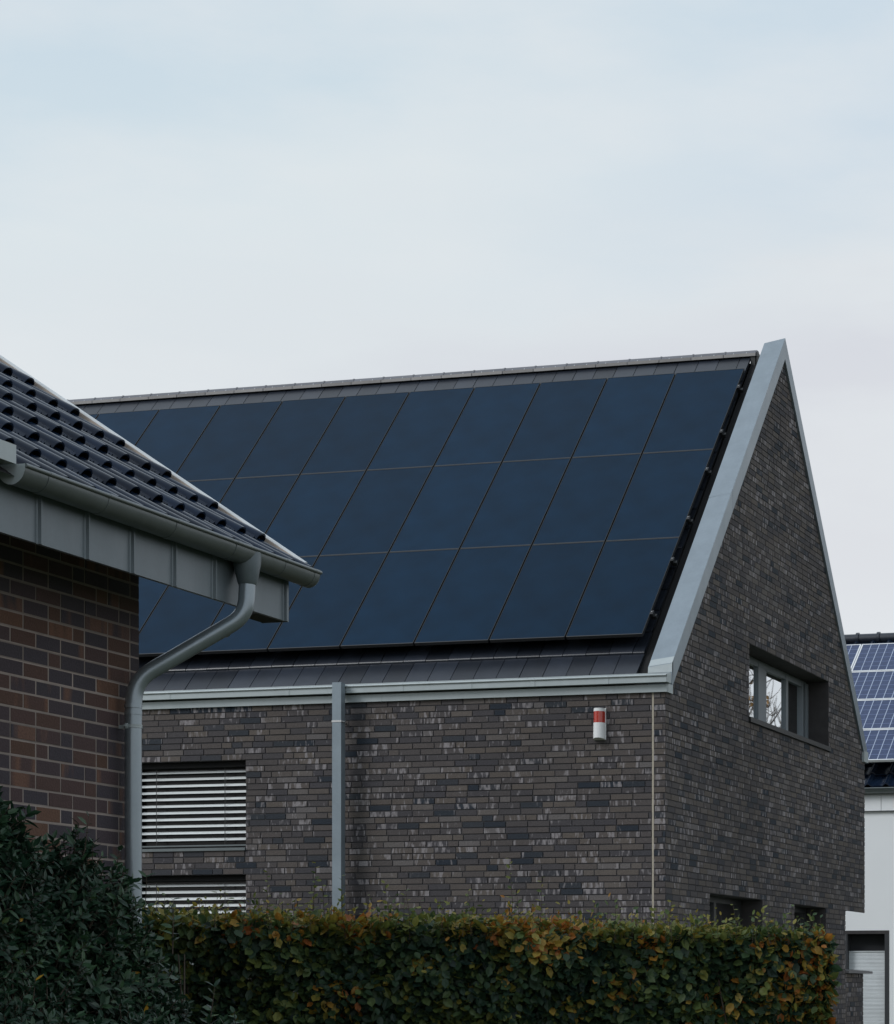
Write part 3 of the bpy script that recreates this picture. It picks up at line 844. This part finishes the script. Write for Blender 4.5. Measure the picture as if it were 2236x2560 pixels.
def htint(P, top):
    t = .23 + .20*mnoise.noise(P*1.7) + rh.gauss(0, .11) + .25*top + .12*mnoise.noise(P*6.0)
    if rh.random() < .06: t += rh.uniform(.12,.38)
    for px, pz, pr, pa in patches:
        k = ((P.x-px)**2 + (P.z-pz)**2) / (pr*pr)
        if k < 3 and rh.random() < .72*pa*math.exp(-k): t = rh.uniform(.60, 1.0)
    return min(1, max(0, t))
ztop_ = lambda s_: .535 - .135 * s_/HL
def hsurf(P):  return .05*mnoise.noise(P*2.3) + .035*mnoise.noise(P*5.1)
THK = .75
# front face, end face and top, three layers deep
def add_leaf(P, nout, top, sc=1.0, dark=0):
    d = (Vector((0,0,-1))*.55*(1-top) + nout*.55 + rv(rh)*.75).normalized()
    n = (nout*1.0 + Vector((0,0,.55)) + rv(rh)*.55).normalized()
    L = rh.uniform(.050,.104)*sc
    leaf(fol, P, d, n, L, L*rh.uniform(.62,.74), htint(P, top))
N = 21000
for k in range(N):
    s_ = rh.random()*HL; z_ = rh.uniform(-.62, ztop_(s_))
    if z_ < -.35 and rh.random() < .3: continue
    P = H0 + hd*s_ + Vector((0,0,z_))
    dep = abs(rh.gauss(0, .10)) + rh.random()*.08
    edge = max(0, (z_ - ztop_(s_) + .10)/.10); dep += .07*edge*edge
    P = P + hn*(.30*mnoise.noise(P*1.9)*.35 + hsurf(P)*1.2 - dep)
    add_leaf(P, hn, .35*edge)
for k in range(5500):
    s_ = rh.random()*HL; dp_ = rh.random()*THK
    P = H0 + hd*s_ - hn*dp_
    P.z = ztop_(s_) + 1.3*hsurf(P*1.3) + rh.uniform(-.09,.035)
    add_leaf(P, Vector((0,0,1)), .9, .9)
for k in range(3600):
    dp_ = rh.random()*THK; z_ = rh.uniform(-.9, ztop_(HL))
    P = H1 - hn*dp_ + Vector((0,0,z_)) + hd*(hsurf(Vector((dp_,3,z_))*1.5)*1.6 - abs(rh.gauss(0,.10)) + .03 + .05*max(0,-z_))
    add_leaf(P, hd, .2)
for k in range(2500):      # lower part, mostly below the photograph
    s_ = rh.random()*HL; z_ = rh.uniform(GZ, -.6)
    P = H0 + hd*s_ + Vector((0,0,z_)) - hn*abs(rh.gauss(0,.1))
    add_leaf(P, hn, 0, 1.5)
# woody core: dense upright stems and twigs
for k in range(150):
    s_ = rh.random()*HL; b_ = H0 + hd*s_ - hn*rh.uniform(.22,.6) + Vector((0,0,GZ))
    p = [b_]; 
    for j in range(5): p.append(p[-1] + Vector((rh.uniform(-.08,.08), rh.uniform(-.08,.08), .40)))
    stm.tube(p, [.014,.013,.011,.009,.006,.003], 5, caps=False)
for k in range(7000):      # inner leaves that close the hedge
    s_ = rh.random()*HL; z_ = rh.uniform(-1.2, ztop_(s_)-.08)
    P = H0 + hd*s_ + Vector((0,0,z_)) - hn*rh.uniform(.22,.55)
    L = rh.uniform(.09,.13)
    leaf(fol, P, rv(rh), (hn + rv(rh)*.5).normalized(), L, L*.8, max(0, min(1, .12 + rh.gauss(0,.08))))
# thin shoots above the cut
shoots = [(-8.331,.857),(-8.044,.928),(-7.95,.80),(-7.83,.836),(-7.553,.788),(-7.425,.73),(-7.022,.738),(-6.73,.721),(-6.757,.981),(-6.585,.842),(-5.706,.666),(-5.273,.647),(-4.787,.60),(-9.668,.798),(-8.96,.684),(-7.47,.70),(-8.25,.70),(-7.7,.70),(-6.2,.66),(-5.05,.62),(-7.2,.66),(-6.95,.66),(-9.3,.66),(-8.7,.66)]
for x_, zt_ in shoots:
    s_ = (x_ - H0.x)/hd.x; b_ = H0 + hd*s_ - hn*rh.uniform(.05,.25); b_.z = ztop_(s_) - .1
    top_ = Vector((b_.x + rh.uniform(-.04,.04), b_.y, zt_)); n_ = max(3, int((zt_-b_.z)/.035))
    mid_ = (b_+top_)/2 + Vector((rh.uniform(-.02,.02),0,0))
    stm.tube([b_, mid_, top_], [.003,.0022,.0012], 5, caps=False)
    for j in range(n_):
        u = (j+1)/n_; P = b_.lerp(mid_, u*2) if u < .5 else mid_.lerp(top_, u*2-1)
        sd_ = 1 if j % 2 else -1
        for q in range(2 if u < .7 else 1):
            d = Vector((sd_*rh.uniform(.4,1), rh.uniform(-.8,.5), rh.uniform(.0,.8))).normalized()
            L = rh.uniform(.040,.070)*(1.05-.45*u)
            leaf(fol, P, d, (Vector((0,-.5,1)) + rv(rh)*.7).normalized(), L, L*.6, min(1, max(0, .46 + rh.gauss(0,.08))))
for k in range(520):
    s_ = rh.random()*HL; b_ = H0 + hd*s_ - hn*rh.uniform(-.02,.5); b_.z = ztop_(s_) - .06
    h_ = abs(rh.gauss(.05,.065)) + .04
    e_ = b_ + Vector((rh.uniform(-.03,.03), rh.uniform(-.03,.03), h_+.05))
    stm.tube([b_, e_], [.002,.001], 4, caps=False)
    for j in range(4):
        P = b_.lerp(e_, .4 + .2*j); L = rh.uniform(.03,.055)
        leaf(fol, P, (rv(rh)+Vector((0,0,.6))).normalized(), (Vector((0,-.5,1))+rv(rh)*.7).normalized(), L, L*.62, htint(P, .9))
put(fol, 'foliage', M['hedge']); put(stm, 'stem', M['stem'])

# ---- dark evergreen shrub against the brown wall
sb = empty('shrub', 'dark evergreen shrub growing up the brown brick wall beside the round downpipe', 'shrub', loc=(-6.8, 10.8, GZ))
put = putin(sb)
rs = random.Random(77); fo2 = MB(); st2 = MB()
blobs = [((-7.03,10.15,.18),(.36,.62,.70)),((-6.98,10.75,.02),(.36,.55,.70)),((-6.98,11.3,-.12),(.34,.50,.60)),((-6.98,11.72,-.55),(.30,.36,.80)),
         ((-6.62,11.05,-.78),(.42,.68,.72)),((-6.75,10.2,-.7),(.45,.75,.85)),((-6.60,11.55,-.98),(.36,.5,.72)),((-7.02,10.36,.40),(.28,.34,.62)),((-6.95,11.05,.12),(.32,.5,.66)),((-6.50,11.80,-.80),(.30,.36,.68))]
shl = [4.4, 4., 3.8, 3.2, 4.2, 4., 3.2, 3.4, 3.4, 2.8]
def whorl(P, ax, L0, t0):
    stp = P - ax*.12
    st2.tube([stp, P], [.0035,.002], 4, caps=False)
    u_ = ax.orthogonal().normalized(); v_ = ax.cross(u_)
    n_ = rs.randint(5, 8); ph = rs.random()*6.28
    for j in range(n_):
        a_ = ph + j*2.4; f_ = j/n_
        rad = u_*cos(a_) + v_*sin(a_)
        d = (rad*(.95 - .55*f_) + ax*(.25 + .75*f_)).normalized()
        L = L0*rs.uniform(.75,1.15)*(1 - .35*f_)
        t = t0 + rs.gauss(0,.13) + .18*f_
        if rs.random() < .0022: t = 1.0
        else: t = min(.93, max(0, t))
        leaf(fo2, P - ax*.06*(1-f_) , d, (ax*.8 + rv(rs)*.45 - rad*.3).normalized(), L, L*rs.uniform(.40,.52), t, .22, .22)
for (c_, r_), den in zip(blobs, shl):
    c_ = Vector(c_); r_ = Vector(r_)
    for k in range(int(420*den)):
        dv = rv(rs)
        if dv.x < -.55: continue
        f_ = rs.uniform(.70, 1.02) if rs.random() < .8 else rs.uniform(.35,.75)
        lump = 1 + .16*mnoise.noise(Vector((dv.x*3+c_.x*5, dv.y*3, dv.z*3)))
        P = c_ + Vector((dv.x*r_.x, dv.y*r_.y, dv.z*r_.z))*f_*lump
        if P.x < XL + .04: P.x = XL + .04 + rs.random()*.05
        inside = False
        if P.z < GZ: continue
        ax = (Vector((dv.x/r_.x, dv.y/r_.y, dv.z/r_.z)).normalized()*.8 + Vector((0,0,.45)) + rv(rs)*.4).normalized()
        whorl(P, ax, rs.uniform(.048,.088), .42 + .22*mnoise.noise(P*3) )
# loose leading shoots
for x_, y_, z0_, z1_ in ((-6.95,10.05,.75,1.12),(-6.9,10.2,.7,1.03),(-6.9,10.95,.55,.90),(-6.95,11.05,.5,.86),(-6.92,11.3,.4,.74),(-6.95,11.75,.2,.62),(-6.86,11.85,.2,.50),(-6.52,11.6,-.3,.02),(-6.95,10.5,.6,.9),(-6.95,11.5,.3,.6)):
    b_ = Vector((x_, y_, z0_)); e_ = Vector((x_+rs.uniform(-.03,.05), y_+rs.uniform(-.02,.08), z1_))
    st2.tube([b_, (b_+e_)/2 + Vector((rs.uniform(-.02,.02),0,0)), e_], [.004,.003,.0015], 5, caps=False)
    for j in range(7):
        u = .25 + .75*j/6; P = b_.lerp(e_, u)
        for sgn in (1,-1):
            d = Vector((rs.uniform(-.6,.6), sgn*rs.uniform(.5,1), rs.uniform(.1,.7))).normalized(); L = rs.uniform(.05,.085)
            leaf(fo2, P, d, (Vector((.4,-.5,.8))+rv(rs)*.5).normalized(), L, L*.38, min(.93, .55+rs.gauss(0,.15)), .2, .2)
for k in range(26):
    b_ = Vector((-6.95+rs.uniform(-.15,.2), rs.uniform(9.9,11.8), GZ)); p = [b_]
    for j in range(5): p.append(p[-1] + Vector((rs.uniform(-.07,.07), rs.uniform(-.07,.07), .36)))
    st2.tube(p, [.018,.016,.013,.010,.007,.003], 6, caps=False)
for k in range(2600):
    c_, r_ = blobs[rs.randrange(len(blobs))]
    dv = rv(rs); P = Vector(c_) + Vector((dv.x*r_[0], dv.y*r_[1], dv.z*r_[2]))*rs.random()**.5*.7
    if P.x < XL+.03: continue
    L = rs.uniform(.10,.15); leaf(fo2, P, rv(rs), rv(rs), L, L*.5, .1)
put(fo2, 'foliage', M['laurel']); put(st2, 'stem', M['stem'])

# ---- bare autumn tree outside the frame, mirrored in the gable window
tr = empty('autumn_tree', 'nearly bare autumn tree seen only as a reflection in the gable window', 'tree', loc=(-1.0, 48, GZ))
put = putin(tr)
rtt = random.Random(15); wood = MB(); lv = MB()
def branch(p, d, L, r_, lev):
    pts = [p]; q = p; dd = d
    for j in range(4):
        dd = (dd + rv(rtt)*.16 + Vector((0,0,.05))).normalized(); q = q + dd*L/4; pts.append(q)
    wood.tube(pts, [r_*(1-.16*j) for j in range(5)], 7 if lev < 2 else 5, caps=False)
    if lev >= 5:
        for j in range(2):
            if rtt.random() < .028:
                P = pts[rtt.randint(1,4)]
                for c in range(5): leaf(lv, P + rv(rtt)*.12, rv(rtt), rv(rtt), .12, .08, rtt.random())
        return
    nb = 6 if lev == 0 else 4
    for j in range(nb):
        k = rtt.randint(2, 4) if lev else rtt.randint(1,4)
        nd_ = (dd*.7 + rv(rtt)*.8 + Vector((0,0,.05))).normalized()
        branch(pts[k], nd_, L*rtt.uniform(.55,.75), r_*.55, lev+1)
    branch(pts[-1], (dd + rv(rtt)*.3).normalized(), L*.75, r_*.62, lev+1)
branch(Vector((-1.0,48,GZ)), Vector((0,0,1)), 4.2, .17, 0)
put(wood, 'trunk', M['stem']); put(lv, 'crown', M['autumn'])

# ------------------------------------------------------------------ output
scene.render.engine = 'CYCLES'
scene.view_settings.view_transform = 'Standard'; scene.view_settings.look = 'None'
scene.view_settings.exposure = 0; scene.view_settings.gamma = 1
scene.render.resolution_x = 894; scene.render.resolution_y = 1024
